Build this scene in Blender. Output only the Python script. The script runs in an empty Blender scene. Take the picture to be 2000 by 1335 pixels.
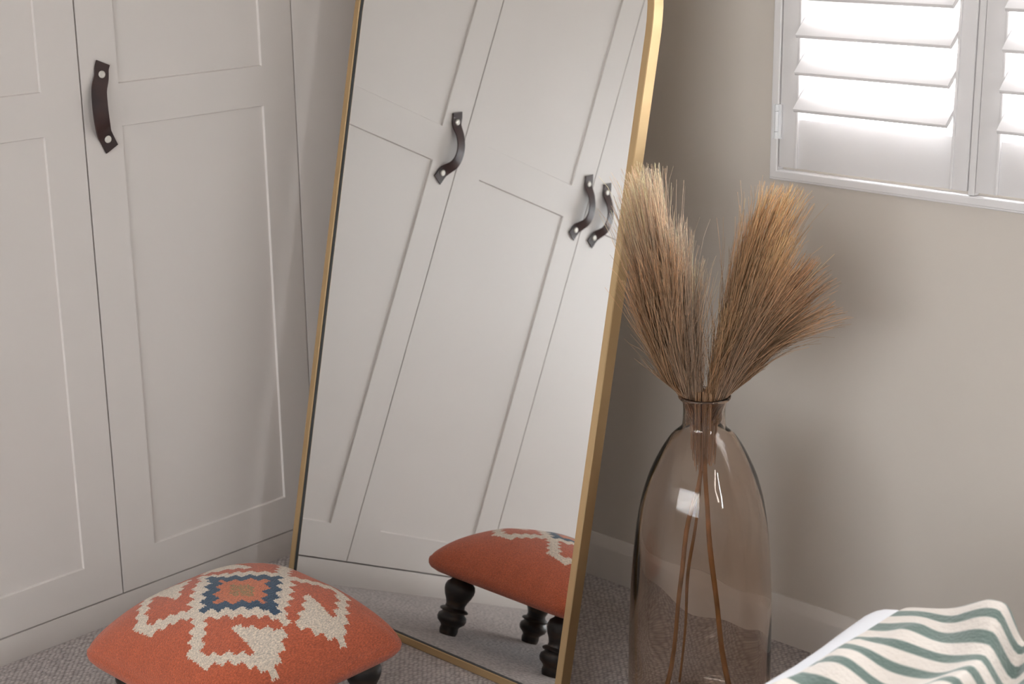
import bpy, bmesh, math, random
import numpy as np
from mathutils import Vector, Matrix
random.seed(7); rng = np.random.default_rng(11)
scene = bpy.context.scene
COL = scene.collection
PI = math.pi

# ------------------------------------------------------------------ camera
CAM = Vector((2.7441848551, -2.5579916099, 1.495))
Rx = Vector((0.7306044120, 0.6826729169, -0.0132242987)).normalized()      # camera right
Dn = Vector((0.1807654114, -0.2120613560, -0.9603925486)).normalized()     # camera down
Fw = Rx.cross(Dn).normalized()
cd = bpy.data.cameras.new('camera'); cam = bpy.data.objects.new('camera', cd); COL.objects.link(cam)
cam.matrix_world = Matrix(((Rx.x, -Dn.x, -Fw.x, CAM.x), (Rx.y, -Dn.y, -Fw.y, CAM.y), (Rx.z, -Dn.z, -Fw.z, CAM.z), (0, 0, 0, 1)))
cd.lens = 58.585; cd.sensor_width = 36; cd.sensor_fit = 'HORIZONTAL'
cd.clip_start = 0.05; cd.clip_end = 100
cd.dof.use_dof = True; cd.dof.focus_distance = 2.95; cd.dof.aperture_fstop = 6.0
scene.camera = cam

# ------------------------------------------------------------------ daylight and exposure
world = bpy.data.worlds.new('overcast_sky'); scene.world = world; world.use_nodes = True
wt = world.node_tree; bg = wt.nodes['Background']
tc = wt.nodes.new('ShaderNodeTexCoord'); sp = wt.nodes.new('ShaderNodeSeparateXYZ'); rp = wt.nodes.new('ShaderNodeValToRGB')
wt.links.new(tc.outputs['Generated'], sp.inputs[0])
mr = wt.nodes.new('ShaderNodeMapRange'); mr.inputs[1].default_value = -1; mr.inputs[2].default_value = 1
wt.links.new(sp.outputs['Z'], mr.inputs[0]); wt.links.new(mr.outputs[0], rp.inputs[0])
rp.color_ramp.elements[0].position = .47; rp.color_ramp.elements[0].color = (.42, .41, .40, 1)
rp.color_ramp.elements[1].position = .53; rp.color_ramp.elements[1].color = (.93, .96, 1, 1)
wt.links.new(rp.outputs[0], bg.inputs[0]); bg.inputs[1].default_value = 11.0

def portal(name, loc, rot, sx, sy):
    l = bpy.data.lights.new(name, 'AREA'); l.shape = 'RECTANGLE'; l.size = sx; l.size_y = sy
    l.cycles.is_portal = True
    o = bpy.data.objects.new(name, l); o.location = loc; o.rotation_euler = rot; COL.objects.link(o); return o
portal('window_portal', (1.815, .30, 1.53), (-PI/2, 0, 0), 1.75, 1.35)
portal('window_portal.001', (1.95, -5.23, 1.5), (PI/2, 0, 0), 3.9, 1.4)
portal('window_portal.002', (4.30, -1.2, 1.55), (0, PI/2, 0), 1.4, .5)
vs = scene.view_settings
vs.view_transform = 'Standard'; vs.look = 'None'; vs.gamma = 1.0; vs.use_curve_mapping = False
vs.exposure = 1.44

# ------------------------------------------------------------------ helpers
def tag(o, label=None, cat=None, group=None, kind=None):
    if label: o['label'] = label
    if cat: o['category'] = cat
    if group: o['group'] = group
    if kind: o['kind'] = kind
    return o
def empty(name, loc=(0, 0, 0), rz=0, **k):
    o = bpy.data.objects.new(name, None); o.location = loc; o.rotation_euler = (0, 0, rz); o.empty_display_size = .05
    COL.objects.link(o); return tag(o, **k)
def mesh_obj(name, verts, faces, mat, parent=None, smooth=False, auto=None):
    me = bpy.data.meshes.new(name); me.from_pydata([tuple(v) for v in verts], [], [tuple(f) for f in faces]); me.update()
    bm = bmesh.new(); bm.from_mesh(me); bmesh.ops.recalc_face_normals(bm, faces=bm.faces); bm.to_mesh(me); bm.free()
    return finish(name, me, mat, parent, smooth, auto)
def finish(name, me, mat, parent=None, smooth=False, auto=None):
    if mat: me.materials.append(mat)
    if smooth or auto:
        for p in me.polygons: p.use_smooth = True
        if auto: me.set_sharp_from_angle(angle=math.radians(auto))
    o = bpy.data.objects.new(name, me); COL.objects.link(o)
    if parent: o.parent = parent
    return o
def bm_obj(name, bm, mat, parent=None, smooth=False, auto=None):
    bmesh.ops.recalc_face_normals(bm, faces=bm.faces)
    me = bpy.data.meshes.new(name); bm.to_mesh(me); bm.free()
    return finish(name, me, mat, parent, smooth, auto)
def add_box(bm, x0, x1, y0, y1, z0, z1, bev=0, seg=2):
    r = bmesh.ops.create_cube(bm, size=1)
    vs_ = r['verts']
    for v in vs_:
        v.co = Vector(((x0+x1)/2 + v.co.x*(x1-x0), (y0+y1)/2 + v.co.y*(y1-y0), (z0+z1)/2 + v.co.z*(z1-z0)))
    if bev:
        es = list({e for v in vs_ for e in v.link_edges})
        bmesh.ops.bevel(bm, geom=es, offset=bev, segments=seg, affect='EDGES', profile=.5)
def box(name, x0, x1, y0, y1, z0, z1, mat, parent=None, bev=0, seg=2, **k):
    bm = bmesh.new(); add_box(bm, x0, x1, y0, y1, z0, z1, bev, seg)
    o = bm_obj(name, bm, mat, parent, auto=35 if bev else None); return tag(o, **k)
def lathe(name, prof, mat, parent=None, n=48, centre=(0, 0, 0), closed=False, auto=60):
    V = []; F = []
    for (r, z) in prof:
        for k in range(n):
            a = 2*PI*k/n; V.append((centre[0]+r*math.cos(a), centre[1]+r*math.sin(a), centre[2]+z))
    m = len(prof)
    for i in range(m if closed else m-1):
        j = (i+1) % m
        for k in range(n):
            F.append((i*n+k, i*n+(k+1) % n, j*n+(k+1) % n, j*n+k))
    if not closed:
        F.append(tuple(range(n))[::-1]); F.append(tuple((m-1)*n+k for k in range(n)))
    return mesh_obj(name, V, F, mat, parent, auto=auto)

# ------------------------------------------------------------------ materials
def nodes(name):
    m = bpy.data.materials.new(name); m.use_nodes = True
    t = m.node_tree; return m, t, t.nodes['Principled BSDF']
def N(t, typ, **k):
    n = t.nodes.new(typ)
    for a, b in k.items(): setattr(n, a, b)
    return n
def plain(name, col, rough=.5, bump=0, scale=200, metallic=0, coat=0, spec=.5, var=0, coords='Object'):
    m, t, b = nodes(name)
    b.inputs['Base Color'].default_value = (*col, 1); b.inputs['Roughness'].default_value = rough
    b.inputs['Metallic'].default_value = metallic; b.inputs['Coat Weight'].default_value = coat
    b.inputs['Specular IOR Level'].default_value = spec
    tc = N(t, 'ShaderNodeTexCoord')
    if bump:
        nz = N(t, 'ShaderNodeTexNoise'); nz.inputs['Scale'].default_value = scale; nz.inputs['Detail'].default_value = 3
        bp = N(t, 'ShaderNodeBump'); bp.inputs['Strength'].default_value = bump; bp.inputs['Distance'].default_value = .001
        t.links.new(tc.outputs[coords], nz.inputs['Vector']); t.links.new(nz.outputs['Fac'], bp.inputs['Height']); t.links.new(bp.outputs[0], b.inputs['Normal'])
    if var:
        nz = N(t, 'ShaderNodeTexNoise'); nz.inputs['Scale'].default_value = 3; nz.inputs['Detail'].default_value = 4
        mx = N(t, 'ShaderNodeMix', data_type='RGBA')
        mx.inputs['A'].default_value = (*[c*(1-var) for c in col], 1); mx.inputs['B'].default_value = (*[min(1, c*(1+var)) for c in col], 1)
        t.links.new(tc.outputs[coords], nz.inputs['Vector']); t.links.new(nz.outputs['Fac'], mx.inputs['Factor']); t.links.new(mx.outputs['Result'], b.inputs['Base Color'])
    return m
M = {}
M['cabinet'] = plain('cabinet_paint', (.745, .69, .65), .40, .06, 60, var=.015)
M['wall'] = plain('wall_paint', (.70, .635, .57), .85, .12, 350, var=.02, spec=.3)
M['ceiling'] = plain('ceiling_paint', (.88, .86, .83), .9)
M['trim'] = plain('trim_paint', (.76, .70, .65), .38, .05, 80)
M['shutter'] = plain('shutter_paint', (.82, .79, .785), .35, .04, 80)
M['dark_gap'] = plain('carcass_dark', (.16, .14, .125), .8)
M['exterior'] = plain('sash_white', (.85, .85, .86), .5)
M['ledge'] = plain('stone_ledge', (.7, .7, .68), .8, .2, 60)

# carpet: rows of wool loops
m, t, b = nodes('loop_carpet'); M['carpet'] = m
tc = N(t, 'ShaderNodeTexCoord'); mp = N(t, 'ShaderNodeMapping'); mp.inputs['Rotation'].default_value = (0, 0, math.radians(32)); mp.inputs['Scale'].default_value = (150, 95, 100)
vo = N(t, 'ShaderNodeTexVoronoi'); vo.inputs['Scale'].default_value = 1; vo.inputs['Randomness'].default_value = .45
t.links.new(tc.outputs['Object'], mp.inputs[0]); t.links.new(mp.outputs[0], vo.inputs['Vector'])
nz = N(t, 'ShaderNodeTexNoise'); nz.inputs['Scale'].default_value = 5; nz.inputs['Detail'].default_value = 5
t.links.new(tc.outputs['Object'], nz.inputs['Vector'])
cr = N(t, 'ShaderNodeValToRGB'); cr.color_ramp.elements[0].position = .15; cr.color_ramp.elements[0].color = (.60, .535, .51, 1)
cr.color_ramp.elements[1].position = .75; cr.color_ramp.elements[1].color = (.29, .25, .235, 1)
t.links.new(vo.outputs['Distance'], cr.inputs[0])
mx = N(t, 'ShaderNodeMix', data_type='RGBA', blend_type='MULTIPLY'); mx.inputs['Factor'].default_value = 1
c2 = N(t, 'ShaderNodeValToRGB'); c2.color_ramp.elements[0].color = (.86, .86, .86, 1); c2.color_ramp.elements[1].color = (1.1, 1.08, 1.06, 1)
t.links.new(nz.outputs['Fac'], c2.inputs[0]); t.links.new(cr.outputs[0], mx.inputs['A']); t.links.new(c2.outputs[0], mx.inputs['B'])
t.links.new(mx.outputs['Result'], b.inputs['Base Color'])
bp = N(t, 'ShaderNodeBump'); bp.invert = True; bp.inputs['Strength'].default_value = .9; bp.inputs['Distance'].default_value = .004
t.links.new(vo.outputs['Distance'], bp.inputs['Height']); t.links.new(bp.outputs[0], b.inputs['Normal'])
b.inputs['Roughness'].default_value = .95; b.inputs['Specular IOR Level'].default_value = .1; b.inputs['Sheen Weight'].default_value = .2

# brass
m, t, b = nodes('brushed_brass'); M['brass'] = m
b.inputs['Base Color'].default_value = (.56, .40, .22, 1); b.inputs['Metallic'].default_value = 1; b.inputs['Roughness'].default_value = .5
tc = N(t, 'ShaderNodeTexCoord'); mp = N(t, 'ShaderNodeMapping'); mp.inputs['Scale'].default_value = (900, 900, 6)
nz = N(t, 'ShaderNodeTexNoise'); nz.inputs['Scale'].default_value = 1
bp = N(t, 'ShaderNodeBump'); bp.inputs['Strength'].default_value = .12; bp.inputs['Distance'].default_value = .0005
t.links.new(tc.outputs['Object'], mp.inputs[0]); t.links.new(mp.outputs[0], nz.inputs['Vector']); t.links.new(nz.outputs['Fac'], bp.inputs['Height']); t.links.new(bp.outputs[0], b.inputs['Normal'])
M['mirror'] = plain('silvered_glass', (.975, .985, .985), .0, metallic=1)
M['backing'] = plain('mirror_backing', (.04, .04, .038), .6)
M['board'] = plain('pale_board', (.62, .54, .44), .8)

# window glass: clear pane
m = bpy.data.materials.new('window_glass'); m.use_nodes = True; t = m.node_tree; t.nodes.clear(); M['pane'] = m
out = N(t, 'ShaderNodeOutputMaterial'); tr = N(t, 'ShaderNodeBsdfTransparent'); gl = N(t, 'ShaderNodeBsdfGlossy'); gl.inputs['Roughness'].default_value = .0
tr.inputs[0].default_value = (.97, .98, .98, 1)
ms = N(t, 'ShaderNodeMixShader'); fr = N(t, 'ShaderNodeFresnel'); fr.inputs[0].default_value = 1.3
t.links.new(fr.outputs[0], ms.inputs[0]); t.links.new(tr.outputs[0], ms.inputs[1]); t.links.new(gl.outputs[0], ms.inputs[2]); t.links.new(ms.outputs[0], out.inputs[0])

# net scrim, added to dim the unseen rear window: part transparent, part diffuse
m = bpy.data.materials.new('dimming_net'); m.use_nodes = True; t = m.node_tree; t.nodes.clear(); M['net'] = m
out = N(t, 'ShaderNodeOutputMaterial'); tr = N(t, 'ShaderNodeBsdfTransparent'); df = N(t, 'ShaderNodeBsdfDiffuse'); df.inputs[0].default_value = (.8, .78, .75, 1)
ms = N(t, 'ShaderNodeMixShader'); ms.inputs[0].default_value = .50
t.links.new(tr.outputs[0], ms.inputs[1]); t.links.new(df.outputs[0], ms.inputs[2]); t.links.new(ms.outputs[0], out.inputs[0])

# vase glass: clear shell, brown tint from absorption
m = bpy.data.materials.new('smoky_brown_glass'); m.use_nodes = True; t = m.node_tree; t.nodes.clear(); M['vase'] = m
out = N(t, 'ShaderNodeOutputMaterial'); gb = N(t, 'ShaderNodeBsdfGlass'); gb.inputs['Roughness'].default_value = .0; gb.inputs['IOR'].default_value = 1.48
ab = N(t, 'ShaderNodeVolumeAbsorption'); ab.inputs['Color'].default_value = (.74, .50, .29, 1); ab.inputs['Density'].default_value = 66
tc = N(t, 'ShaderNodeTexCoord'); nz = N(t, 'ShaderNodeTexNoise'); nz.inputs['Scale'].default_value = 7; nz.inputs['Detail'].default_value = 1
bp = N(t, 'ShaderNodeBump'); bp.inputs['Strength'].default_value = .5; bp.inputs['Distance'].default_value = .006
t.links.new(tc.outputs['Object'], nz.inputs['Vector']); t.links.new(nz.outputs['Fac'], bp.inputs['Height']); t.links.new(bp.outputs[0], gb.inputs['Normal'])
t.links.new(gb.outputs[0], out.inputs['Surface']); t.links.new(ab.outputs[0], out.inputs['Volume'])

# leather
m, t, b = nodes('brown_leather'); M['leather'] = m
tc = N(t, 'ShaderNodeTexCoord'); nz = N(t, 'ShaderNodeTexNoise'); nz.inputs['Scale'].default_value = 18; nz.inputs['Detail'].default_value = 5
cr = N(t, 'ShaderNodeValToRGB'); cr.color_ramp.elements[0].position = .35; cr.color_ramp.elements[0].color = (.020, .010, .010, 1); cr.color_ramp.elements[1].position = .75; cr.color_ramp.elements[1].color = (.065, .026, .021, 1)
t.links.new(tc.outputs['Object'], nz.inputs['Vector']); t.links.new(nz.outputs['Fac'], cr.inputs[0]); t.links.new(cr.outputs[0], b.inputs['Base Color']); b.inputs['Roughness'].default_value = .46
nz2 = N(t, 'ShaderNodeTexNoise'); nz2.inputs['Scale'].default_value = 500
bp = N(t, 'ShaderNodeBump'); bp.inputs['Strength'].default_value = .2; bp.inputs['Distance'].default_value = .0006
t.links.new(tc.outputs['Object'], nz2.inputs['Vector']); t.links.new(nz2.outputs['Fac'], bp.inputs['Height']); t.links.new(bp.outputs[0], b.inputs['Normal'])
M['rivet'] = plain('nickel_rivet', (.70, .66, .60), .4, metallic=.35)

# wool (colour attribute per stitch block)
def woolly(name, attr, bump_scale, strength, dist, var=.18, rough=.95):
    m, t, b = nodes(name)
    at = N(t, 'ShaderNodeAttribute'); at.attribute_name = attr
    tc = N(t, 'ShaderNodeTexCoord'); mp = N(t, 'ShaderNodeMapping'); mp.inputs['Rotation'].default_value = (0, 0, math.radians(45)); mp.inputs['Scale'].default_value = (1, .45, 1)
    nz = N(t, 'ShaderNodeTexNoise'); nz.inputs['Scale'].default_value = bump_scale; nz.inputs['Detail'].default_value = 2
    t.links.new(tc.outputs['Object'], mp.inputs[0]); t.links.new(mp.outputs[0], nz.inputs['Vector'])
    cr = N(t, 'ShaderNodeValToRGB'); cr.color_ramp.elements[0].position = .3; cr.color_ramp.elements[0].color = (1-var*1.6,)*3+(1,); cr.color_ramp.elements[1].position = .7; cr.color_ramp.elements[1].color = (1+var,)*3+(1,)
    t.links.new(nz.outputs['Fac'], cr.inputs[0])
    mx = N(t, 'ShaderNodeMix', data_type='RGBA', blend_type='MULTIPLY'); mx.inputs['Factor'].default_value = 1
    t.links.new(at.outputs['Color'], mx.inputs['A']); t.links.new(cr.outputs[0], mx.inputs['B']); t.links.new(mx.outputs['Result'], b.inputs['Base Color'])
    bp = N(t, 'ShaderNodeBump'); bp.inputs['Strength'].default_value = strength; bp.inputs['Distance'].default_value = dist
    t.links.new(nz.outputs['Fac'], bp.inputs['Height']); t.links.new(bp.outputs[0], b.inputs['Normal'])
    b.inputs['Roughness'].default_value = rough; b.inputs['Specular IOR Level'].default_value = .1; b.inputs['Sheen Weight'].default_value = .25; b.inputs['Sheen Roughness'].default_value = .6
    return m
M['kilim'] = woolly('woven_wool', 'pattern', 520, .9, .0022, var=.22)

# dark turned wood
m, t, b = nodes('dark_worn_wood'); M['wood'] = m
tc = N(t, 'ShaderNodeTexCoord'); mp = N(t, 'ShaderNodeMapping'); mp.inputs['Scale'].default_value = (14, 14, 40)
nz = N(t, 'ShaderNodeTexNoise'); nz.inputs['Scale'].default_value = 1.6; nz.inputs['Detail'].default_value = 6
cr = N(t, 'ShaderNodeValToRGB'); cr.color_ramp.elements[0].position = .45; cr.color_ramp.elements[0].color = (.012, .009, .008, 1); cr.color_ramp.elements[1].position = .8; cr.color_ramp.elements[1].color = (.075, .04, .022, 1)
t.links.new(tc.outputs['Object'], mp.inputs[0]); t.links.new(mp.outputs[0], nz.inputs['Vector']); t.links.new(nz.outputs['Fac'], cr.inputs[0]); t.links.new(cr.outputs[0], b.inputs['Base Color'])
b.inputs['Roughness'].default_value = .45
bp = N(t, 'ShaderNodeBump'); bp.inputs['Strength'].default_value = .4; bp.inputs['Distance'].default_value = .001
t.links.new(nz.outputs['Fac'], bp.inputs['Height']); t.links.new(bp.outputs[0], b.inputs['Normal'])

# grass
m, t, b = nodes('dried_grass'); M['grass'] = m
at = N(t, 'ShaderNodeAttribute'); at.attribute_name = 'shade'
t.links.new(at.outputs['Color'], b.inputs['Base Color']); b.inputs['Roughness'].default_value = .6
b.inputs['Specular IOR Level'].default_value = .3
tl = N(t, 'ShaderNodeBsdfTranslucent'); t.links.new(at.outputs['Color'], tl.inputs[0])
ms = N(t, 'ShaderNodeMixShader'); ms.inputs[0].default_value = .3
t.links.new(b.outputs[0], ms.inputs[1]); t.links.new(tl.outputs[0], ms.inputs[2]); t.links.new(ms.outputs[0], t.nodes['Material Output'].inputs[0])

# bedding
M['sheet'] = plain('white_cotton', (.80, .79, .81), .9, .3, 90, spec=.2)
M['bedbase'] = plain('grey_upholstery', (.35, .33, .32), .9, .4, 300)
m, t, b = nodes('striped_wool'); M['blanket'] = m
uvn = N(t, 'ShaderNodeUVMap'); uvn.uv_map = 'UVMap'
sp = N(t, 'ShaderNodeSeparateXYZ'); t.links.new(uvn.outputs[0], sp.inputs[0])
dv = N(t, 'ShaderNodeMath', operation='FRACT'); t.links.new(sp.outputs['Y'], dv.inputs[0])
cr = N(t, 'ShaderNodeValToRGB'); e = cr.color_ramp.elements
green = (.125, .170, .145, 1); cream = (.70, .62, .55, 1)
e[0].position = 0; e[0].color = cream; e[1].position = 1; e[1].color = cream
for p_, c_ in [z for a_, b_ in ((.040, .092), (.180, .232), (.320, .375), (.475, .560), (.655, .715), (.830, .925)) for z in ((a_-.008, cream), (a_, green), (b_, green), (b_+.008, cream))]:
    q = e.new(p_); q.color = c_
t.links.new(dv.outputs[0], cr.inputs[0]); t.links.new(cr.outputs[0], b.inputs['Base Color'])
tc = N(t, 'ShaderNodeTexCoord'); nz = N(t, 'ShaderNodeTexNoise'); nz.inputs['Scale'].default_value = 160
t.links.new(tc.outputs['Object'], nz.inputs['Vector'])
bp = N(t, 'ShaderNodeBump'); bp.inputs['Strength'].default_value = .6; bp.inputs['Distance'].default_value = .003
t.links.new(nz.outputs['Fac'], bp.inputs['Height']); t.links.new(bp.outputs[0], b.inputs['Normal']); b.inputs['Roughness'].default_value = .95
b.inputs['Specular IOR Level'].default_value = .1; b.inputs['Sheen Weight'].default_value = .3

# ------------------------------------------------------------------ room shell
RX1, RY0, CH = 4.05, -5.0, 2.42
box('floor', -.62, RX1, RY0, 0, -.12, 0, M['carpet'], kind='structure')
box('ceiling', -.62, RX1, RY0, 0, CH, CH+.1, M['ceiling'], kind='structure')
WX0, WX1, WZ0, WZ1 = 1.028, 2.60, .944, 2.125       # opening in the window wall
def holed_wall(name, axis, c0, c1, a0, a1, z0, z1, ox0, ox1, oz0, oz1):
    bm = bmesh.new()
    for (p, q, r_, s) in ((a0, ox0, z0, z1), (ox1, a1, z0, z1), (ox0, ox1, z0, oz0), (ox0, ox1, oz1, z1)):
        if axis == 'y': add_box(bm, p, q, c0, c1, r_, s)
        else: add_box(bm, c0, c1, p, q, r_, s)
    o = bm_obj(name, bm, M['wall']); tag(o, kind='structure'); return o
holed_wall('wall_back', 'y', 0, .24, -.62, RX1, -.12, CH+.1, WX0, WX1, WZ0, WZ1)
holed_wall('wall_front', 'y', RY0-.2, RY0, -.62, RX1, -.12, CH+.1, .05, 3.85, .85, 2.15)
box('wall_left', -.74, -.62, RY0-.2, .24, -.12, CH+.1, M['wall'], kind='structure')
holed_wall('wall_right', 'x', RX1, RX1+.2, RY0-.2, .24, -.12, CH+.1, -1.29, -1.11, .9, 2.2)

def skirting(name, p0, p1, nrm, z=.0945):
    # profile: (distance from wall, height)
    prof = [(0, 0), (.0150, 0), (.0150, z-.024), (.0135, z-.019), (.0085, z-.009), (.0055, z-.003), (.0040, z), (0, z)]
    p0 = Vector(p0); p1 = Vector(p1); nrm = Vector(nrm); V = []; n = len(prof)
    for p in (p0, p1):
        for d, h in prof: V.append(p + nrm*d + Vector((0, 0, h)))
    F = [(i, (i+1) % n, n+(i+1) % n, n+i) for i in range(n)] + [tuple(range(n))[::-1], tuple(range(n, 2*n))]
    o = mesh_obj(name, V, F, M['trim'], auto=50); tag(o, kind='structure')
skirting('baseboard_back', (.0, 0, 0), (RX1, 0, 0), (0, -1, 0))
skirting('baseboard_right', (RX1, 0, 0), (RX1, RY0, 0), (-1, 0, 0))
skirting('baseboard_front', (0, RY0, 0), (RX1, RY0, 0), (0, 1, 0))

# windows: outer sash with glazing bars and panes
def sash_window(name, x0, x1, z0, z1, y0, y1, cols, rows, gy, fw=.045):
    w = empty(name, ((x0+x1)/2, (y0+y1)/2, z0), kind='structure')
    def b_(nm, a, b2, c, d, e0, f, mat, bev=.003):
        o = box(nm, a-w.location.x, b2-w.location.x, c-w.location.y, d-w.location.y, e0-w.location.z, f-w.location.z, mat, w, bev); return o
    bm = bmesh.new(); L = w.location
    for q in ((x0, x0+fw, z0, z1), (x1-fw, x1, z0, z1), (x0+fw, x1-fw, z0, z0+fw), (x0+fw, x1-fw, z1-fw, z1)):
        add_box(bm, q[0]-L.x, q[1]-L.x, y0-L.y, y1-L.y, q[2]-L.z, q[3]-L.z)
    bm_obj('window_frame', bm, M['exterior'], w)
    for i in range(1, cols):
        x = x0+(x1-x0)*i/cols; b_('glazing_bar', x-.011, x+.011, y0+.008, y1-.008, z0+fw, z1-fw, M['exterior'])
    for j in range(1, rows):
        z = z0+(z1-z0)*j/rows; b_('glazing_bar', x0+fw, x1-fw, y0+.01, y1-.01, z-.011, z+.011, M['exterior'], 0)
    for i in range(cols):
        for j in range(rows):
            xa = x0+(x1-x0)*i/cols; xb = x0+(x1-x0)*(i+1)/cols; za = z0+(z1-z0)*j/rows; zb = z0+(z1-z0)*(j+1)/rows
            xa = max(xa, x0+fw) if i == 0 else xa+.011; xb = xb-fw if i == cols-1 else xb-.011
            za = za+fw if j == 0 else za+.011; zb = zb-fw if j == rows-1 else zb-.011
            b_('pane', xa-.003, xb+.003, gy-.002, gy+.002, za-.003, zb+.003, M['pane'], 0)
    return w
sash_window('window_1', WX0, WX1, WZ0, WZ1, .16, .205, 4, 3, .185)
sash_window('added_window_2', .05, 3.85, .85, 2.15, RY0-.16, RY0-.115, 3, 1, RY0-.14)  # added rear window, out of view: wide soft daylight on the window wall
cn = box('added_net_scrim', -1.95, 1.95, .19, .192, -.05, 1.35, M['net'], bpy.data.objects['added_window_2'])  # unseen scrim, added only to weaken the daylight from the rear
w3 = sash_window('added_window_3', 0, .18, .9, 2.2, .10, .145, 1, 2, .12, .02)  # added slit window, out of view: side fill and a streak on the vase
w3.location = (RX1+.12, -1.2, .9); w3.rotation_euler = (0, 0, -PI/2)
box('window_ledge', WX0-.03, WX1+.03, .23, .34, .90, .93, M['ledge'], kind='structure')

# ------------------------------------------------------------------ plantation shutter
sh = empty('plantation_shutter', (WX0, 0, .92), label='white plantation shutter with tilted louvres covering the window above the vase', cat='shutter')
L = sh.location
def sbox(name, x0, x1, y0, y1, z0, z1, parent=sh, bev=.002, mat=None):
    return box(name, x0-L.x, x1-L.x, y0, y1, z0-L.z, z1-L.z, mat or M['shutter'], parent, bev)
FX0, FX1, FZ0, FZ1 = 1.0105, 2.612, .9216, 2.145
def ring_frame(name, x0, x1, z0, z1, secs, parent, mat):
    # secs: list of (inset, y) around the section
    V = []; F = []; n = len(secs)
    for (cx_, cz_, sx, sz) in ((x0, z0, 1, 1), (x1, z0, -1, 1), (x1, z1, -1, -1), (x0, z1, 1, -1)):
        for i_, y_ in secs: V.append((cx_+sx*i_-L.x, y_, cz_+sz*i_-L.z))
    for c in range(4):
        d_ = (c+1) % 4
        for i in range(n):
            j = (i+1) % n; F.append((c*n+i, c*n+j, d_*n+j, d_*n+i))
    return mesh_obj(name, V, F, mat, parent, auto=40)
ring_frame('shutter_frame', FX0, FX1, FZ0, FZ1, [(0, 0), (0, -.017), (.0015, -.0185), (.004, -.0185), (.0055, -.022), (.0165, -.022), (.018, -.0205), (.018, .10), (.0165, .10), (.0165, 0.001)], sh, M['shutter'])
SF, SB = -.018, .004        # shutter panel front and back
panels = []
px = 1.0300
P_W, P_PITCH = .3790, .3960
STL = .0400; OPW = .3063
lz0 = 1.0545; LP = .0657; LT = math.radians(41); LWD = .063
hl, ht = LWD/2, .0040
lou_prof = [(hl, -ht*.55), (hl, ht*.55), (hl-.0012, ht), (hl*.5, ht*1.25), (0, ht*1.35), (-hl*.5, ht*1.25), (-hl+.0012, ht), (-hl, ht*.55), (-hl, -ht*.55), (-hl+.0012, -ht), (-hl*.5, -ht*1.25), (0, -ht*1.35), (hl*.5, -ht*1.25), (hl-.0012, -ht)]
def louvre_mesh(w):
    V = []; n = len(lou_prof)
    for x in (-w/2, w/2):
        for a, b_ in lou_prof:
            V.append((x, a*math.cos(LT)-b_*math.sin(LT), a*math.sin(LT)+b_*math.cos(LT)))
    F = [(i, (i+1) % n, n+(i+1) % n, n+i) for i in range(n)] + [tuple(range(n))[::-1], tuple(range(n, 2*n))]
    me = bpy.data.meshes.new('louvre'); me.from_pydata(V, [], F); me.update()
    bm = bmesh.new(); bm.from_mesh(me); bmesh.ops.recalc_face_normals(bm, faces=bm.faces); bm.to_mesh(me); bm.free()
    me.materials.append(M['shutter'])
    for p in me.polygons: p.use_smooth = True
    me.set_sharp_from_angle(angle=math.radians(40)); return me
starts = [1.0300, 1.4245, 1.8190, 2.2135]
for k, x0 in enumerate(starts):
    ol = x0+.0410 if k else 1.0703
    orr = ol+OPW; x1 = orr+.0325 if k < 3 else 2.5905
    zt = 2.118; zb = .9465; rt = 1.0365
    bm = bmesh.new()
    add_box(bm, x0-L.x, ol-L.x, SF, SB, zb-L.z, zt-L.z, .0015)
    add_box(bm, orr-L.x, x1-L.x, SF, SB, zb-L.z, zt-L.z, .0015)
    add_box(bm, ol-.002-L.x, orr+.002-L.x, SF+.0025, SB-.001, zb-L.z, rt-L.z, .001)
    add_box(bm, ol-.002-L.x, orr+.002-L.x, SF+.0025, SB-.001, 2.04-L.z, zt-L.z, .001)
    # rounded bead on both stiles next to the opening
    for xa, sgn in ((ol, -1), (orr, 1)):
        add_box(bm, min(xa, xa+sgn*.0055)-L.x, max(xa, xa+sgn*.0055)-L.x, SF-.0025, SF+.002, zb-L.z, zt-L.z, .0018, 3)
    pn = bm_obj('shutter_panel', bm, M['shutter'], sh, auto=40)
    lm = louvre_mesh(OPW-.003)
    nl = 15
    for i in range(nl):
        o = bpy.data.objects.new('louvre', lm); COL.objects.link(o); o.parent = pn
        zc = lz0 + i*LP + LWD/2*math.sin(LT)
        o.location = ((ol+orr)/2-L.x, -.0385+LWD/2*math.cos(LT), zc-L.z)
    if k < 3:
        pa = x1+.0015; pb = starts[k+1]-.0015
        bm = bmesh.new()
        add_box(bm, pa-L.x, pb-L.x, SF+.002, .02, zb-.006-L.z, zt+.006-L.z, .001)
        bm_obj('centre_post', bm, M['shutter'], sh, auto=40)
# hinges
def hinge(x, z):
    V = []
    bm = bmesh.new()
    def cyl(z0, z1, r):
        ret = bmesh.ops.create_cone(bm, cap_ends=True, segments=16, radius1=r, radius2=r, depth=z1-z0)
        bmesh.ops.translate(bm, verts=ret['verts'], vec=(x-L.x, -.0235, (z0+z1)/2-L.z))
    cyl(z, z+.0125, .0043); cyl(z+.0135, z+.0500, .0043); cyl(z+.0505, z+.0625, .0043)
    add_box(bm, x-.009-L.x, x+.009-L.x, -.0225, -.0185, z-L.z, z+.0625-L.z)
    bm_obj('hinge', bm, M['exterior'], sh, auto=40)
hinge(1.0268, .9985); hinge(1.0268, 1.98)

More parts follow.
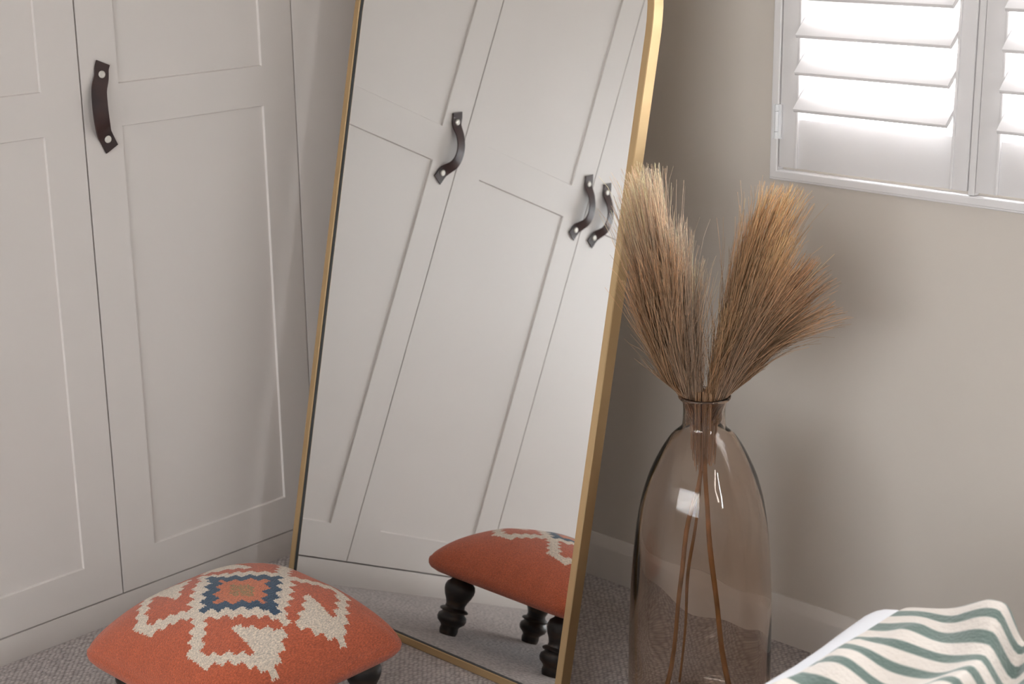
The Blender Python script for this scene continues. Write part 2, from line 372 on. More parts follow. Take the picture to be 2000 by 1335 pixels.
# ------------------------------------------------------------------ wardrobe
wd = empty('wardrobe', (0, 0, 0), label='cream painted fitted wardrobe with panelled doors and brown leather strap handles', cat='wardrobe')
DT = 2.30; ZP = .0567; ZPB, ZPT, ZUB = .1395, 1.0099, 1.0915
box('carcass', -.60, -.0205, RY0+.02, -.001, 0, 2.40, M['dark_gap'], wd)
box('plinth', -.020, 0, RY0+.02, -.0165, 0, ZP-.0018, M['cabinet'], wd, .0008)
box('filler_panel', -.0195, 0, -.2990, -.0005, ZP+.0018, 2.40, M['cabinet'], wd, .0008)
box('top_panel', -.0195, 0, RY0+.02, -.3025, DT+.002, 2.40, M['cabinet'], wd, .0008)
HZ1, HZ2 = 1.1129, .9892
def strap_mesh(mir=1):
    # centre line of the strap (x out from door, y along door, z), with its width direction
    ctl = [(.0035, .0068, HZ1+.0215, -.34), (.0035, .0022, HZ1+.010, -.30), (.0050, -.0005, HZ1-.006, -.20), (.0125, -.0120, HZ1-.026, -.06), (.0200, -.0180, (HZ1+HZ2)/2+.012, .02),
           (.0225, -.0190, (HZ1+HZ2)/2-.012, .10), (.0190, -.0150, HZ2+.028, .24), (.0085, -.0060, HZ2+.012, .42), (.0040, .0010, HZ2+.002, .52), (.0035, .0095, HZ2-.0160, .58), (.0035, .0115, HZ2-.0200, .60)]
    P = np.array(ctl); n = 41; T = np.linspace(0, len(ctl)-1, n); out_ = []
    for tt in T:      # Catmull-Rom
        i = min(int(tt), len(ctl)-2); f = tt-i
        p0, p1, p2, p3 = P[max(i-1, 0)], P[i], P[i+1], P[min(i+2, len(ctl)-1)]
        out_.append(.5*((2*p1)+(-p0+p2)*f+(2*p0-5*p1+4*p2-p3)*f*f+(-p0+3*p1-3*p2+p3)*f**3))
    Q = np.array(out_); V = []; F = []
    W = .0315; TH = .0026
    for i in range(n):
        tng = Q[min(i+1, n-1), :3]-Q[max(i-1, 0), :3]; tng /= np.linalg.norm(tng)
        a = Q[i, 3]; tw = .20*math.exp(-((i-n/2)/9)**2)
        wdv = np.array([tw, math.cos(a), math.sin(a)]); wdv -= tng*(wdv@tng); wdv /= np.linalg.norm(wdv)
        nr = np.cross(wdv, tng); nr = nr if nr[0] > 0 else -nr
        for s, h in ((-1, -1), (-.94, 1), (-.5, 1.15), (.5, 1.15), (.94, 1), (1, -1)):
            V.append(Q[i, :3]+wdv*W/2*s+nr*TH/2*h)
    for i in range(n-1):
        for k in range(6):
            F.append((i*6+k, i*6+(k+1) % 6, (i+1)*6+(k+1) % 6, (i+1)*6+k))
    F.append(tuple(range(6))); F.append(tuple((n-1)*6+k for k in range(6)))
    V = [(v[0], v[1]*mir, v[2]) for v in V]
    me = bpy.data.meshes.new('strap_handle'); me.from_pydata(V, [], F); me.update()
    bm = bmesh.new(); bm.from_mesh(me); bmesh.ops.recalc_face_normals(bm, faces=bm.faces); bm.to_mesh(me); bm.free()
    me.materials.append(M['leather'])
    for p in me.polygons: p.use_smooth = True
    me.set_sharp_from_angle(angle=math.radians(50))
    return me
SM = strap_mesh()
rv = bpy.data.meshes.new('rivet'); bm = bmesh.new()
rings = [(.0072, 0), (.0072, .0014), (.0062, .0024), (.0040, .0029), (.0034, .0024), (.0014, .0027)]
prev = None
for r_, h in rings:
    cur = [bm.verts.new((h, r_*math.cos(2*PI*k/24), r_*math.sin(2*PI*k/24))) for k in range(24)]
    if prev:
        for k in range(24): bm.faces.new((prev[k], prev[(k+1) % 24], cur[(k+1) % 24], cur[k]))
    prev = cur
bm.faces.new(prev); bmesh.ops.recalc_face_normals(bm, faces=bm.faces); bm.to_mesh(rv); bm.free(); rv.materials.append(M['rivet'])
for p in rv.polygons: p.use_smooth = True
def door(ya, yb, hy, plo, phi_):
    # ya > yb (ya nearer the corner); plo/phi_ panel edges
    g = .0017; bm = bmesh.new()
    y0, y1 = yb+g, ya-g; z0, z1 = ZP+g, DT
    xs = -.0195
    def fr(a0, a1, b0, b1): add_box(bm, xs, 0, a0, a1, b0, b1)
    # outline grid: frame faces around two openings, with a small chamfer on each opening
    ys = [y0, plo, phi_, y1]; zs = [z0, ZPB, ZPT, ZUB, 2.215, z1]
    V = {}
    def v(x, y, z):
        k = (round(x, 5), round(y, 5), round(z, 5))
        if k not in V: V[k] = bm.verts.new((x, y, z))
        return V[k]
    for i in range(3):
        for j in range(5):
            if i == 1 and j in (1, 3): continue
            bm.faces.new((v(0, ys[i], zs[j]), v(0, ys[i+1], zs[j]), v(0, ys[i+1], zs[j+1]), v(0, ys[i], zs[j+1])))
    for j in (1, 3):      # sides of the openings
        a, b2, c, d_ = ys[1], ys[2], zs[j], zs[j+1]; e1 = .0018
        loops = [[(0, a, c), (0, b2, c), (0, b2, d_), (0, a, d_)],
                 [(-.0012, a+e1*.45, c+e1*.45), (-.0012, b2-e1*.45, c+e1*.45), (-.0012, b2-e1*.45, d_-e1*.45), (-.0012, a+e1*.45, d_-e1*.45)],
                 [(-.0055, a+e1, c+e1), (-.0055, b2-e1, c+e1), (-.0055, b2-e1, d_-e1), (-.0055, a+e1, d_-e1)]]
        for q in range(2):
            for k in range(4):
                bm.faces.new((v(*loops[q][k]), v(*loops[q][(k+1) % 4]), v(*loops[q+1][(k+1) % 4]), v(*loops[q+1][k])))
    # outer sides and back
    B = [(xs, y0, z0), (xs, y1, z0), (xs, y1, z1), (xs, y0, z1)]
    yl = ys; zl = zs
    bot = [v(0, y, z0) for y in yl]; top = [v(0, y, z1) for y in yl]; lf = [v(0, y0, z) for z in zl]; rt_ = [v(0, y1, z) for z in zl]
    bv = [v(*b_) for b_ in B]
    bm.faces.new(bot + [bv[1], bv[0]]); bm.faces.new(top + [bv[2], bv[3]])
    bm.faces.new(lf + [bv[3], bv[0]]); bm.faces.new(rt_ + [bv[2], bv[1]])
    d = bm_obj('door', bm, M['cabinet'], wd)
    for j in (1, 3):
        box('panel', -.0105, -.0048, plo-.002, phi_+.002, zs[j]-.002, zs[j+1]+.002, M['cabinet'], d)
    if hy is not None:
        s = bpy.data.objects.new('strap_handle', SM); COL.objects.link(s); s.parent = d; s.location = (0, hy, 0)
        for z, yy, xx in ((HZ1, .0003, .0050), (HZ2, .0022, .0052)):
            r_ = bpy.data.objects.new('rivet', rv); COL.objects.link(r_); r_.parent = d; r_.location = (xx, hy+yy, z)
    return d
gaps = [-.3007, -.8180, -1.3245, -1.8410, -2.3475, -2.8640, -3.3705, -3.8870]
hy = [-.7733, -1.3008, -1.3826, None, None, -2.9200, None]
for i in range(7):
    ya, yb = gaps[i], gaps[i+1]
    pa, pb = ya-.0850, yb+.0840
    if i == 1: pb = -1.2424
    door(ya, yb, hy[i], pb, pa)
box('end_panel', -.0195, 0, RY0+.02, gaps[7]-.0017, ZP+.0018, DT, M['cabinet'], wd, .0008)

# ------------------------------------------------------------------ leaning arched mirror
MU = Vector((.99998, .00696, 0)).normalized(); MUP = Vector((-.00147, .21118, .97745)).normalized(); MB = MUP.cross(MU).normalized()
if MB.y < 0: MB = -MB
MC = .535
org = Vector((0, -.5148, 0)) + MU*MC
mi = empty('leaning_mirror', label='tall arched floor mirror in a thin brass frame leaning beside the wardrobe', cat='mirror')
mi.matrix_world = Matrix(((MU.x, MB.x, MUP.x, org.x), (MU.y, MB.y, MUP.y, org.y), (MU.z, MB.z, MUP.z, org.z), (0, 0, 0, 1)))
HW = .3845; B0 = 1.226
def outline(i, n=48):
    P = [(-HW+i, i), (HW-i, i)]
    for k in range(n+1):
        a = PI*k/n; P.append(((HW-i)*math.cos(a), B0+(HW-i)*math.sin(a)))
    return P
def loop_frame(name, secs, mat, parent):
    V = []; F = []; n = len(outline(0)); m_ = len(secs)
    for i_, y_ in secs:
        for a, b_ in outline(i_): V.append((a, y_, b_))
    for s in range(m_):
        q = (s+1) % m_
        for k in range(n): F.append((s*n+k, s*n+(k+1) % n, q*n+(k+1) % n, q*n+k))
    return mesh_obj(name, V, F, mat, parent, auto=30)
loop_frame('brass_frame', [(.0014, -.0048), (0, -.0034), (0, .0225), (.0150, .0225), (.0150, -.0034), (.0138, -.0048)], M['brass'], mi)
def slab(name, i, y0, y1, mat):
    P = outline(i); n = len(P); V = [(a, y0, b_) for a, b_ in P]+[(a, y1, b_) for a, b_ in P]
    F = [tuple(range(n)), tuple(range(n, 2*n))[::-1]]+[(k, (k+1) % n, n+(k+1) % n, n+k) for k in range(n)]
    return mesh_obj(name, V, F, mat, mi)
loop_frame('gasket', [(.0151, -.0024), (.0151, .0040), (.0162, .0040), (.0162, -.0018), (.0158, -.0024)], M['backing'], mi)
slab('mirror_glass', .0160, .0014, .0052, M['mirror'])
slab('back_board', .0155, .0060, .0215, M['board'])
# rear stay that holds the lean, hinged high on the back and standing on the carpet
bm = bmesh.new()
hp = mi.matrix_world @ Vector((-.20, .024, 1.15)); inv = mi.matrix_world.inverted()
for s in (-1, 1):
    a = inv @ Vector((hp.x+s*.09, hp.y, hp.z)); b_ = inv @ Vector((hp.x+s*.09, -.11, .008)); dr = (b_-a)
    q = bmesh.ops.create_cone(bm, cap_ends=True, segments=12, radius1=.007, radius2=.007, depth=dr.length)
    bmesh.ops.transform(bm, matrix=Matrix.Translation((a+b_)/2) @ dr.to_track_quat('Z', 'Y').to_matrix().to_4x4(), verts=q['verts'])
a = inv @ Vector((hp.x-.09, -.11, .008)); b_ = inv @ Vector((hp.x+.09, -.11, .008)); dr = b_-a
q = bmesh.ops.create_cone(bm, cap_ends=True, segments=12, radius1=.007, radius2=.007, depth=dr.length)
bmesh.ops.transform(bm, matrix=Matrix.Translation((a+b_)/2) @ dr.to_track_quat('Z', 'Y').to_matrix().to_4x4(), verts=q['verts'])
bm_obj('support_stay', bm, M['backing'], mi, auto=40)

# ------------------------------------------------------------------ footstool
SCX, SCY, SR = .53, -.915, .2065
st = empty('footstool', (SCX, SCY, 0), label='low footstool with orange kilim patterned cushion top and dark turned legs', cat='footstool')
PC = (.085, -.055)
med_out = [(0, -.433), (.038, -.433), (.038, -.350), (.132, -.350), (.132, -.265), (.222, -.265), (.222, -.172), (.310, -.172), (.310, -.082), (.390, -.082), (.390, -.040), (.473, -.040), (.473, 0), (0, 0)]
med_in = [(0, -.285), (.035, -.285), (.035, -.205), (.140, -.205), (.140, -.105), (.225, -.105), (.225, -.020), (.310, -.020), (.310, 0), (0, 0)]
yel = [(0, -.105), (.050, -.105), (.050, -.062), (.100, -.062), (.100, -.030), (.150, -.030), (.150, 0), (0, 0)]
cream_q = [(0, -.520), (.118, -.520), (.118, -.425), (.210, -.425), (.210, -.340), (.300, -.340), (.300, -.255), (.380, -.255), (.380, -.170), (.440, -.170), (.440, -.085), (.515, -.085), (.515, -.040), (.600, -.040), (.600, 0), (0, 0)]
lobe = [(.0, -.495), (.022, -.500), (.022, -.565), (.100, -.565), (.100, -.637), (.165, -.640), (.165, -.705), (.235, -.705), (.235, -.780), (.350, -.780), (.513, -.780), (.520, -.700), (.598, -.690), (.600, -.625), (.675, -.615), (.678, -.550), (.755, -.535), (.755, -.470),
        (.812, -.462), (.815, -.403), (.868, -.402), (.868, -.330), (.813, -.335), (.813, -.247), (.755, -.240), (.757, -.156), (.690, -.153), (.685, -.067), (.605, -.065), (.600, -.140), (.535, -.155), (.535, -.245), (.463, -.258), (.460, -.325), (.390, -.335), (.373, -.413), (.677, -.413),
        (.680, -.470), (.612, -.480), (.610, -.555), (.535, -.565), (.530, -.640), (.440, -.645), (.425, -.700), (.325, -.700), (.325, -.635), (.250, -.628), (.250, -.562), (.185, -.557), (.185, -.497), (.118, -.495)]
def inside(poly, X, Y):
    r = np.zeros(X.shape, bool); n = len(poly)
    for i in range(n):
        x1, y1 = poly[i]; x2, y2 = poly[(i+1) % n]
        if y1 == y2: continue
        c = ((y1 > Y) != (y2 > Y)) & (X < (x2-x1)*(Y-y1)/(y2-y1)+x1); r ^= c
    return r
NG = 260
def cushion_xyz(U, V, zc=.268, zs=.155):
    f_ = np.clip((1-np.abs(U)**2.5)*(1-np.abs(V)**2.5), 0, 1)**.55
    pw = 12.0; mxx = np.maximum(np.abs(U), np.abs(V))+1e-9; s = (np.abs(U/mxx)**pw+np.abs(V/mxx)**pw)**(1/pw)
    s = 1+(s-1)*mxx**6
    return SR*U/s, SR*V/s, zs+(zc-zs)*f_
# denser rows near the rim so the steep edge stays smooth
g = np.linspace(-1, 1, NG+1); g = np.sign(g)*(1-(1-np.abs(g))**1.25)
U, V_ = np.meshgrid(g, g, indexing='ij')
X, Y, Z = cushion_xyz(U, V_)
Z = Z + .0012*np.sin(U*9+1)*np.sin(V_*7) * np.clip((1-U**8)*(1-V_**8), 0, 1)
verts = np.stack([X, Y, Z], -1).reshape(-1, 3)
idx = np.arange((NG+1)**2).reshape(NG+1, NG+1)
faces = np.stack([idx[:-1, :-1], idx[1:, :-1], idx[1:, 1:], idx[:-1, 1:]], -1).reshape(-1, 4)
cu = (U[:-1, :-1]+U[1:, 1:])/2-PC[0]; cv = (V_[:-1, :-1]+V_[1:, 1:])/2-PC[1]
# each row of weft ends a stitch early or late: serrated edges
ju = cu + rng.normal(0, .0045, (1, NG)); jv = cv + rng.normal(0, .0045, (NG, 1))
A, B_ = np.abs(ju), -np.abs(jv)
orange = np.array([.53, .115, .048]); creamc = np.array([.76, .64, .52]); bluec = np.array([.022, .062, .115]); yellowc = np.array([.33, .20, .07]); orange2 = np.array([.62, .17, .07])
pat = np.zeros((NG, NG, 3)); pat[:] = orange
band = .5+.5*np.sin(cu*23+cv*4)*np.sin(cv*15+2)
pat *= (1+.07*band[..., None])
cm = inside(cream_q, A, B_) | inside(lobe, A, B_)
pat[cm] = creamc
pat[inside(med_out, A, B_)] = bluec
pat[inside(med_in, A, B_)] = orange2
ym = inside(yel, A, B_); mxk = rng.random((NG, NG)) < .75
pat[ym & mxk] = yellowc
pat *= (1+rng.normal(0, .05, (NG, NG, 1)))
# underside: rim curls back to the board
nb = 5; lv = []
rim = [(i, 0) for i in range(NG)] + [(NG, j) for j in range(NG)] + [(i, NG) for i in range(NG, 0, -1)] + [(0, j) for j in range(NG, 0, -1)]
rimv = [idx[i, j] for i, j in rim]; base = len(verts); extra = []; ef = []
prev = rimv; nr_ = len(rim)
prof = [(1.014, -.004), (1.018, -.010), (1.010, -.018), (.985, -.025), (.93, -.030), (.72, -.031)]
for q, (sc, dz) in enumerate(prof):
    cur = []
    for vi in rimv:
        x, y, z = verts[vi]; cur.append(base+len(extra)); extra.append((x*sc, y*sc, .155+dz))
    for k in range(nr_): ef.append((prev[k], cur[k], cur[(k+1) % nr_], prev[(k+1) % nr_]))
    prev = cur
allv = np.vstack([verts, np.array(extra)]); allf = np.vstack([faces, np.array(ef)])
me = bpy.data.meshes.new('cushion'); me.from_pydata(allv.tolist(), [], allf.tolist()); me.update()
ca = me.color_attributes.new('pattern', 'FLOAT_COLOR', 'CORNER')
fc = np.vstack([pat.reshape(-1, 3), np.tile(orange, (len(ef), 1))]); cc = np.ones((len(fc), 4, 4)); cc[:, :, :3] = fc[:, None, :]
ca.data.foreach_set('color', cc.reshape(-1))
finish('cushion', me, M['kilim'], st, smooth=True)
box('base_board', -.150, .150, -.150, .150, .124, .140, M['wood'], st, .003)
legp = [(.0005, 0), (.0180, 0), (.0195, .004), (.0205, .010), (.0195, .016), (.0225, .020), (.0300, .026), (.0325, .033), (.0310, .040), (.0255, .0445), (.0250, .047), (.0305, .0485), (.0315, .051), (.0290, .0535), (.0220, .0565), (.0210, .062), (.0240, .070), (.0295, .080), (.0330, .090), (.0335, .097), (.0310, .105), (.0240, .111), (.0225, .114), (.0250, .117), (.0250, .122), (.0005, .122)]
for lx, ly in ((-.133, .148), (-.137, -.145), (.155, .142), (.148, -.150)):
    lathe('leg', [(r_, z_*1.06) for r_, z_ in legp], M['wood'], st, 40, (lx, ly, 0), auto=55)

# ------------------------------------------------------------------ vase
VX, VY = 1.128, -.364
vs_ = empty('glass_vase', (VX, VY, 0), label='large smoky brown bottle vase of clear glass standing right of the mirror', cat='vase')
outer = [(.0005, .012), (.060, .008), (.095, .003), (.108, .001), (.119, .006), (.1250, .018), (.1266, .040), (.1268, .080), (.1264, .130), (.1258, .180), (.1250, .215), (.1238, .252), (.1215, .296), (.1180, .339), (.1130, .382), (.1055, .425), (.0950, .462), (.0890, .478), (.0790, .500), (.0690, .519), (.0560, .5385), (.0450, .5490), (.0385, .5560), (.0368, .5640), (.0360, .575), (.0360, .588), (.0372, .597), (.0400, .6035), (.0435, .6065), (.0452, .6095), (.0445, .6130), (.0420, .6140)]
th = .0040
inner = [(.0395, .6120), (.0368, .6060), (.0342, .5990), (.0326, .588), (.0324, .575), (.0330, .5640), (.0350, .5545), (.0412, .5455), (.0525, .5345), (.0655, .5150), (.0755, .4965), (.0855, .4745), (.0915, .4590), (.1017, .4220), (.1090, .3800), (.1140, .3380), (.1175, .2955), (.1198, .2515), (.1210, .215), (.1218, .180), (.1224, .130), (.1228, .080), (.1226, .042), (.1205, .022), (.112, .012), (.095, .011), (.060, .016), (.0005, .021)]
def smooth_prof(P, k=3):
    P = np.array(P); out_ = []
    for i in range(len(P)-1):
        p0, p1, p2, p3 = P[max(i-1, 0)], P[i], P[i+1], P[min(i+2, len(P)-1)]
        for f in np.arange(k)/k:
            out_.append(.5*((2*p1)+(-p0+p2)*f+(2*p0-5*p1+4*p2-p3)*f*f+(-p0+3*p1-3*p2+p3)*f**3))
    out_.append(P[-1]); return [(max(.0003, float(a)), float(b_)) for a, b_ in out_]
vb = lathe('glass_body', smooth_prof(outer)+smooth_prof(inner), M['vase'], vs_, 160, closed=False, auto=180)
no = len(smooth_prof(outer)); me = vb.data      # hand-blown: the inside wall wanders in thickness
for i_v, v in enumerate(me.vertices):
    if i_v >= no*160 and .05 < v.co.z < .54:
        a = math.atan2(v.co.y, v.co.x); z = v.co.z
        w = math.sin(3*a+9*z)*.5+math.sin(5*a-22*z+1)*.3+math.sin(2*a+37*z+2)*.3+math.sin(9*a+14*z)*.15
        k = min(1, (z-.05)/.05, (.54-z)/.06); q = 1-.0019*k*(w+.7)/max(.03, math.hypot(v.co.x, v.co.y)); v.co.x *= q; v.co.y *= q

# ------------------------------------------------------------------ dried grass bunches
MOUTH = Vector((VX, VY, .60)); GR = Vector((.728, .6855, 0)); GD = Vector((-.6855, .728, 0))     # across / away from the room
class Strands:
    def __init__(s): s.V = []; s.F = []; s.C = []
    def add(s, pts, r0, r1, col, k=3):
        n = len(pts); b0 = len(s.V)
        for i, p in enumerate(pts):
            t_ = (pts[min(i+1, n-1)]-pts[max(i-1, 0)]); t_ = t_/(np.linalg.norm(t_)+1e-9)
            a = np.cross(t_, (0.3, .9, .2)); a /= np.linalg.norm(a)+1e-9; b_ = np.cross(t_, a); r = r0+(r1-r0)*i/(n-1)
            for q in range(k):
                an = 2*PI*q/k; s.V.append(p+r*(a*math.cos(an)+b_*math.sin(an)))
                s.C.append(col[i] if len(np.shape(col)) > 1 else col)
        for i in range(n-1):
            for q in range(k): s.F.append((b0+i*k+q, b0+i*k+(q+1) % k, b0+(i+1)*k+(q+1) % k, b0+(i+1)*k+q))
    def build(s, name, parent, org_):
        me = bpy.data.meshes.new(name); V = np.array(s.V)-np.array(org_)
        me.from_pydata(V.tolist(), [], s.F); me.update()
        ca = me.color_attributes.new('shade', 'FLOAT_COLOR', 'POINT')
        c = np.ones((len(V), 4)); c[:, :3] = np.clip(np.array(s.C), 0, 1); ca.data.foreach_set('color', c.reshape(-1))
        return finish(name, me, M['grass'], parent, smooth=True)
def bez(P, t_):
    P = [np.array(p, float) for p in P]; t_ = np.asarray(t_)[:, None]
    return (1-t_)**3*P[0]+3*(1-t_)**2*t_*P[1]+3*(1-t_)*t_**2*P[2]+t_**3*P[3]
def loc(a, h, d): return np.array(MOUTH)+a*np.array(GR)+d*np.array(GD)+np.array((0, 0, h))
def plume(parent, org_, tip, bulge, depth, rootx, width, n, croot, ctip, rootd=0, start=.0, curl=.017):
    """tip/bulge: (across, up) in metres from the vase mouth; depth: how far the tip leans away from the room"""
    S = Strands()
    G = [loc(rootx, -.04, rootd), loc(rootx*1.2+bulge[0]*.45, bulge[1]*.50, rootd+depth*.25), loc(bulge[0], bulge[1], rootd+depth*.65), loc(tip[0], tip[1], depth)]
    dirv = G[3]-G[0]; dirv /= np.linalg.norm(dirv); side = np.cross(dirv, np.array(GD)); side /= np.linalg.norm(side); dep = np.cross(dirv, side)
    for i in range(n):
        t0 = start+rng.random()**1.4*.50; t1 = min(1.12, t0+.25+rng.random()*.75)
        if rng.random() < .25: t1 = .9+rng.random()*.16
        if t1-t0 < .2: t1 = t0+.2
        ts = np.linspace(0, 1, 10)**1.25*(t1-t0)+t0; B = bez(G, np.clip(ts, 0, 1.0)); 
        over = np.clip(ts-1, 0, 1)[:, None]*(G[3]-G[2])*1.6; B = B+over
        ox, oy = rng.normal(0, 1), rng.normal(0, 1); rr = math.hypot(ox, oy)
        if rr > 2.1: ox *= 2.1/rr; oy *= 2.1/rr
        w = width*(.14+.86*np.clip(ts, 0, 1)**1.0)*(1-.25*np.clip(ts, 0, 1)**3)
        sgl = (ts-t0)/(t1-t0+1e-6)
        off = side*(ox*w)[:, None]+dep*(oy*w*.8)[:, None]
        off = off + side*(rng.normal(0, curl)*sgl**2)[:, None]+dep*(rng.normal(0, curl)*sgl**2)[:, None]
        wob = np.cumsum(rng.normal(0, .0007, (10, 3)), 0)
        sh_ = .58+.95*rng.random()**1.2
        warm = rng.normal(.02, .03)
        cc_ = [(np.array(croot)*(1-q)+np.array(ctip)*q)*sh_*np.array((1+warm, 1, 1-warm)) for q in np.clip(ts, 0, 1)**1.2]
        Q = B+off+wob; rel = Q-np.array(MOUTH); hh = rel[:, 2]; rad = np.hypot(rel[:, 0], rel[:, 1])+1e-9
        rmax = .0300+np.clip(hh-.004, 0, 1)*1.15; kk = np.where(hh < .09, np.minimum(1, rmax/rad), 1)      # strands pass through the neck
        Q[:, 0] = MOUTH.x+rel[:, 0]*kk; Q[:, 1] = MOUTH.y+rel[:, 1]*kk
        S.add(Q, .00078, .00030, cc_)
    return S.build('plume', parent, org_)
def stems(parent, org_, specs, cols):
    for (P, r) in specs:
        S = Strands(); pts = bez(P, np.linspace(0, 1, 16)); S.add(pts, r, r*.8, cols, 8); S.build('stem', parent, org_)
BR = (.40, .245, .145); PALE = (.90, .67, .47); MAUVE = (.50, .35, .25); GOLD = (.80, .55, .32); TAN = (.68, .455, .28); GREY = (.84, .675, .52)
gl_ = empty('dried_grass_bunch', tuple(MOUTH), label='pale beige dried grass bunch in the vase fanning towards the mirror', cat='dried grass', group='dried grass in the vase')
o3 = tuple(MOUTH)
for tip, bul, dep_, rx, wd_, n_, c0, c1 in [
        ((-.113, .385), (-.085, .235), -.03, -.020, .015, 420, BR, PALE),
        ((-.092, .370), (-.070, .230), .03, -.014, .014, 380, MAUVE, GREY),
        ((-.125, .330), (-.100, .190), .00, -.026, .014, 360, BR, PALE),
        ((-.060, .300), (-.048, .185), -.02, -.010, .014, 360, MAUVE, GREY),
        ((-.122, .240), (-.095, .140), -.04, -.028, .012, 280, BR, TAN),
        ((-.020, .230), (-.024, .140), .01, -.004, .010, 260, MAUVE, GREY),
        ((-.108, .190), (-.080, .110), .03, -.028, .010, 200, BR, TAN),
        ((-.078, .270), (-.065, .160), -.05, -.018, .014, 320, MAUVE, TAN)]:
    plume(gl_, o3, tip, bul, dep_, rx, wd_, n_, c0, c1)
gr_ = empty('dried_grass_bunch', tuple(MOUTH), label='golden brown dried grass bunch in the vase fanning towards the window', cat='dried grass', group='dried grass in the vase')
for tip, bul, dep_, rx, wd_, n_, c0, c1 in [
        ((.100, .352), (.062, .225), -.02, .006, .014, 420, BR, GOLD),
        ((.140, .338), (.088, .210), .03, .012, .012, 340, BR, GOLD),
        ((.082, .300), (.048, .190), .00, .003, .012, 340, BR, TAN),
        ((.120, .285), (.078, .175), -.04, .010, .016, 420, MAUVE, GOLD),
        ((.165, .235), (.098, .150), .00, .018, .013, 300, BR, TAN),
        ((.188, .205), (.110, .125), .03, .020, .010, 200, BR, TAN),
        ((.195, .165), (.100, .118), -.02, .023, .010, 260, BR, TAN),
        ((.165, .125), (.088, .088), .03, .024, .008, 180, BR, TAN),
        ((.125, .215), (.078, .135), -.05, .012, .016, 380, MAUVE, TAN),
        ((.095, .230), (.058, .140), .04, .010, .016, 380, MAUVE, TAN),
        ((.045, .170), (.028, .105), -.02, .002, .010, 220, BR, GOLD)]:
    plume(gr_, o3, tip, bul, dep_, rx, wd_, n_, c0, c1)
stc = np.array((.36, .17, .06))
def wavy(P, amp, seed):
    r_ = np.random.default_rng(seed); B = bez(P, np.linspace(0, 1, 26)); T = np.linspace(0, 1, 26)
    for k in (2, 4, 7): B += np.array(GR)*(np.sin(T*PI*k+r_.random()*6)*amp/k)[:, None]+np.array(GD)*(np.sin(T*PI*k+r_.random()*6)*amp/k)[:, None]
    return B
def stem(parent, P, r, amp, seed):
    S = Strands(); pts = wavy(P, amp, seed); cc_ = [stc*(.8+.5*abs(math.sin(i*1.3+seed))) for i in range(26)]; S.add(pts, r*.85, r, cc_, 10); S.build('stem', parent, o3)
stem(gl_, [loc(-.012, .0, .0), loc(-.006, -.12, .0), loc(-.012, -.30, .02), loc(-.062, -.572, .03)], .0044, .012, 3)
stem(gl_, [loc(-.006, .0, .01), loc(-.004, -.10, .01), loc(-.002, -.25, .03), loc(-.030, -.565, .07)], .0028, .005, 5)
stem(gr_, [loc(.006, .0, 0), loc(.000, -.12, 0), loc(.014, -.30, -.02), loc(.052, -.572, -.04)], .0050, .005, 8)
# lower ends of the tied stalks fill the neck and stop below the shoulder
for g_, x0, sd in ((gl_, -.012, 21), (gr_, .010, 22)):
    S = Strands(); r_ = np.random.default_rng(sd)
    for k in range(46):
        a, d = r_.normal(x0, .0075), r_.normal(0, .012)
        if math.hypot(a, d) > .028: continue
        e_ = -.075-r_.random()*.05
        S.add(bez([loc(a, .02, d), loc(a, -.02, d), loc(a*.9, -.05, d*.9), loc(a*.8, e_, d*.8)], np.linspace(0, 1, 5)), .0011, .0008, np.array(BR)*(1+.8*r_.random()), 4)
    S.build('tied_stalks', g_, o3)

# ------------------------------------------------------------------ bed and blanket
BX, BY = 1.635, -.622
bd = empty('bed', (BX+.7, BY-1.0, 0), label='bed with white cotton cover in the front right corner of the photo', cat='bed')
bo = bd.location
box('bed_base', BX+.04-bo.x, BX+1.42-bo.x, BY-1.60-bo.y, BY-.05-bo.y, .06, .27, M['bedbase'], bd, .02, 3)
for sx, sy in ((.08, -.12), (1.36, -.12), (.08, -1.52), (1.36, -1.52)):
    lathe('leg', [(.0005, 0), (.02, 0), (.025, .06), (.0005, .06)], M['wood'], bd, 20, (BX+sx-bo.x, BY+sy-bo.y, 0))
# mattress under a soft cover
def soft_box(name, x0, x1, y0, y1, z0, z1, r, mat, parent, off, amp=.004):
    bm = bmesh.new(); add_box(bm, x0-off.x, x1-off.x, y0-off.y, y1-off.y, z0, z1)
    bmesh.ops.bevel(bm, geom=list(bm.edges), offset=r, segments=8, affect='EDGES', profile=.5)
    bmesh.ops.subdivide_edges(bm, edges=[e for e in bm.edges if e.calc_length() > .2], cuts=24, use_grid_fill=True)
    for v in bm.verts:
        p = v.co; v.co = p+Vector((math.sin(p.y*17+1), math.sin(p.x*13), math.sin(p.x*19+p.y*9)))*amp
    return bm_obj(name, bm, mat, parent, smooth=True)
soft_box('mattress_cover', BX, BX+1.46, BY-1.64, BY, .24, .50, .07, M['sheet'], bd, bo)
# blanket
NX, NY = 150, 150
bx0, bx1, by0, by1 = 1.705, 2.50, BY-1.10, BY-.012
s = np.linspace(0, 1, NX); q = np.linspace(0, 1, NY); Sx, Sy = np.meshgrid(s**1.25, q, indexing='ij')
gx = bx0+(bx1-bx0)*Sx; gy = by0+(by1-by0)*Sy
fx = gx-bx0
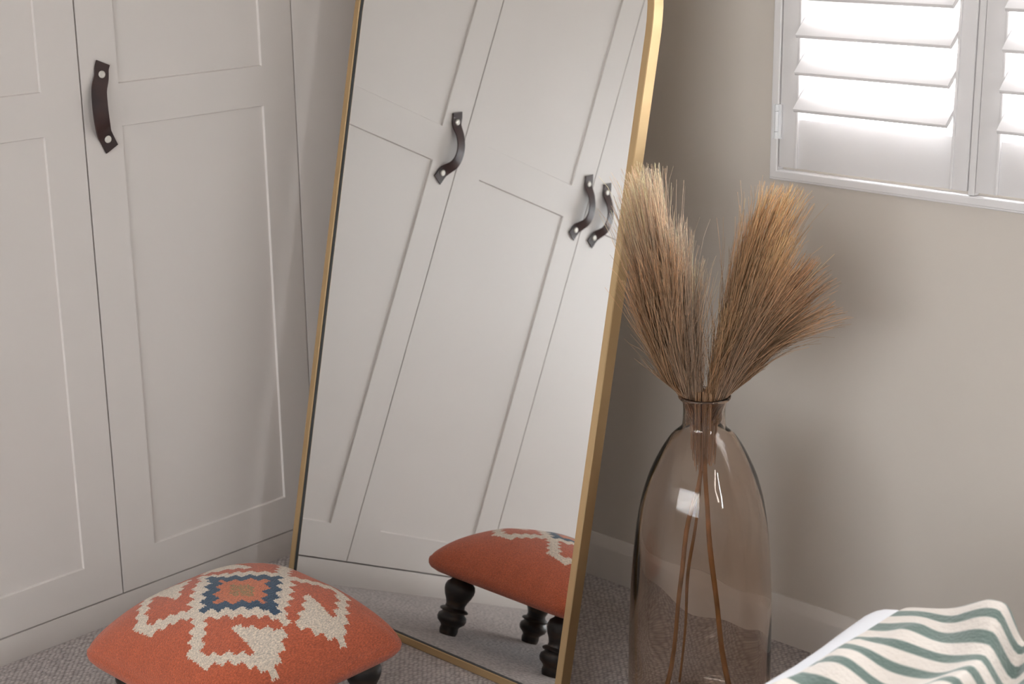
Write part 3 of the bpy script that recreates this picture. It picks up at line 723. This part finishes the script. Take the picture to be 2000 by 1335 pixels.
# folds run away from the near corner of the frame, leaning towards the wall
def fold(c, wl, wr): return np.where(fx < c, np.exp(-((fx-c)/wl)**2), np.exp(-((fx-c)/wr)**2))
c1 = .142+(-.66-gy)*.24+.006*np.sin(gy*21); c2 = c1+.088+.012*np.sin(gy*11); c3 = c2+.15
a1 = .024*(1-.85*np.clip((gy+.86)/.20, 0, 1))
h = .006+a1*fold(.045+.01*np.sin(gy*14), .05, .035)*(.75+.25*np.sin(gy*17+2)) + .050*fold(c1, .046+.05*np.clip((gy+.86)/.22, 0, 1), .017)*(.85+.15*np.sin(gy*19+1))
h -= .012*np.exp(-((fx-c1-.034)/.012)**2)
h += .040*fold(c2, .034, .06)+.035*fold(c3, .06, .05)
h += .0035*np.sin(gy*37+fx*60+1)+.003*np.sin(gy*23-fx*45)
h += .002*np.sin(gy*40+fx*25)*np.clip(fx/.08, 0, 1)
h *= np.clip(fx/(.018+.10*np.clip((gy+.84)/.16, 0, 1)), 0, 1)**.6
far = np.clip((gy-(BY-.09))/.078, 0, 1)
edge = .50+.0095-.035*far**3
gz = edge+h*(1-.15*far)
h_low = gz
nn_ = NX*NY; V = np.stack([gx-bx0, gy-by0, gz], -1).reshape(-1, 3); Vb = V.copy(); Vb[:, 2] -= .008
ii = np.arange(nn_).reshape(NX, NY)
Ft = np.stack([ii[:-1, :-1], ii[1:, :-1], ii[1:, 1:], ii[:-1, 1:]], -1).reshape(-1, 4)
bord = list(ii[:, 0])+list(ii[-1, 1:])+list(ii[-2::-1, -1])+list(ii[0, -2:0:-1]); nb_ = len(bord)
Fs = [(bord[k], bord[(k+1) % nb_], bord[(k+1) % nb_]+nn_, bord[k]+nn_) for k in range(nb_)]
me = bpy.data.meshes.new('striped_blanket'); me.from_pydata(np.vstack([V, Vb]).tolist(), [], np.vstack([Ft, Ft[:, ::-1]+nn_, np.array(Fs)]).tolist()); me.update()
uvl = me.uv_layers.new(name='UVMap')
tpar = (gy+.93+.35*h-.04*fx)/.32+4
lidx = np.zeros(len(me.loops), int); me.loops.foreach_get('vertex_index', lidx); lidx %= nn_
uvd = np.stack([fx.reshape(-1)[lidx], tpar.reshape(-1)[lidx]], -1); uvl.data.foreach_set('uv', uvd.reshape(-1))
bl = finish('striped_blanket', me, M['blanket'], smooth=True); bl.location = (bx0, by0, 0)
tag(bl, 'cream and sage green striped wool blanket rumpled on the bed', 'blanket')
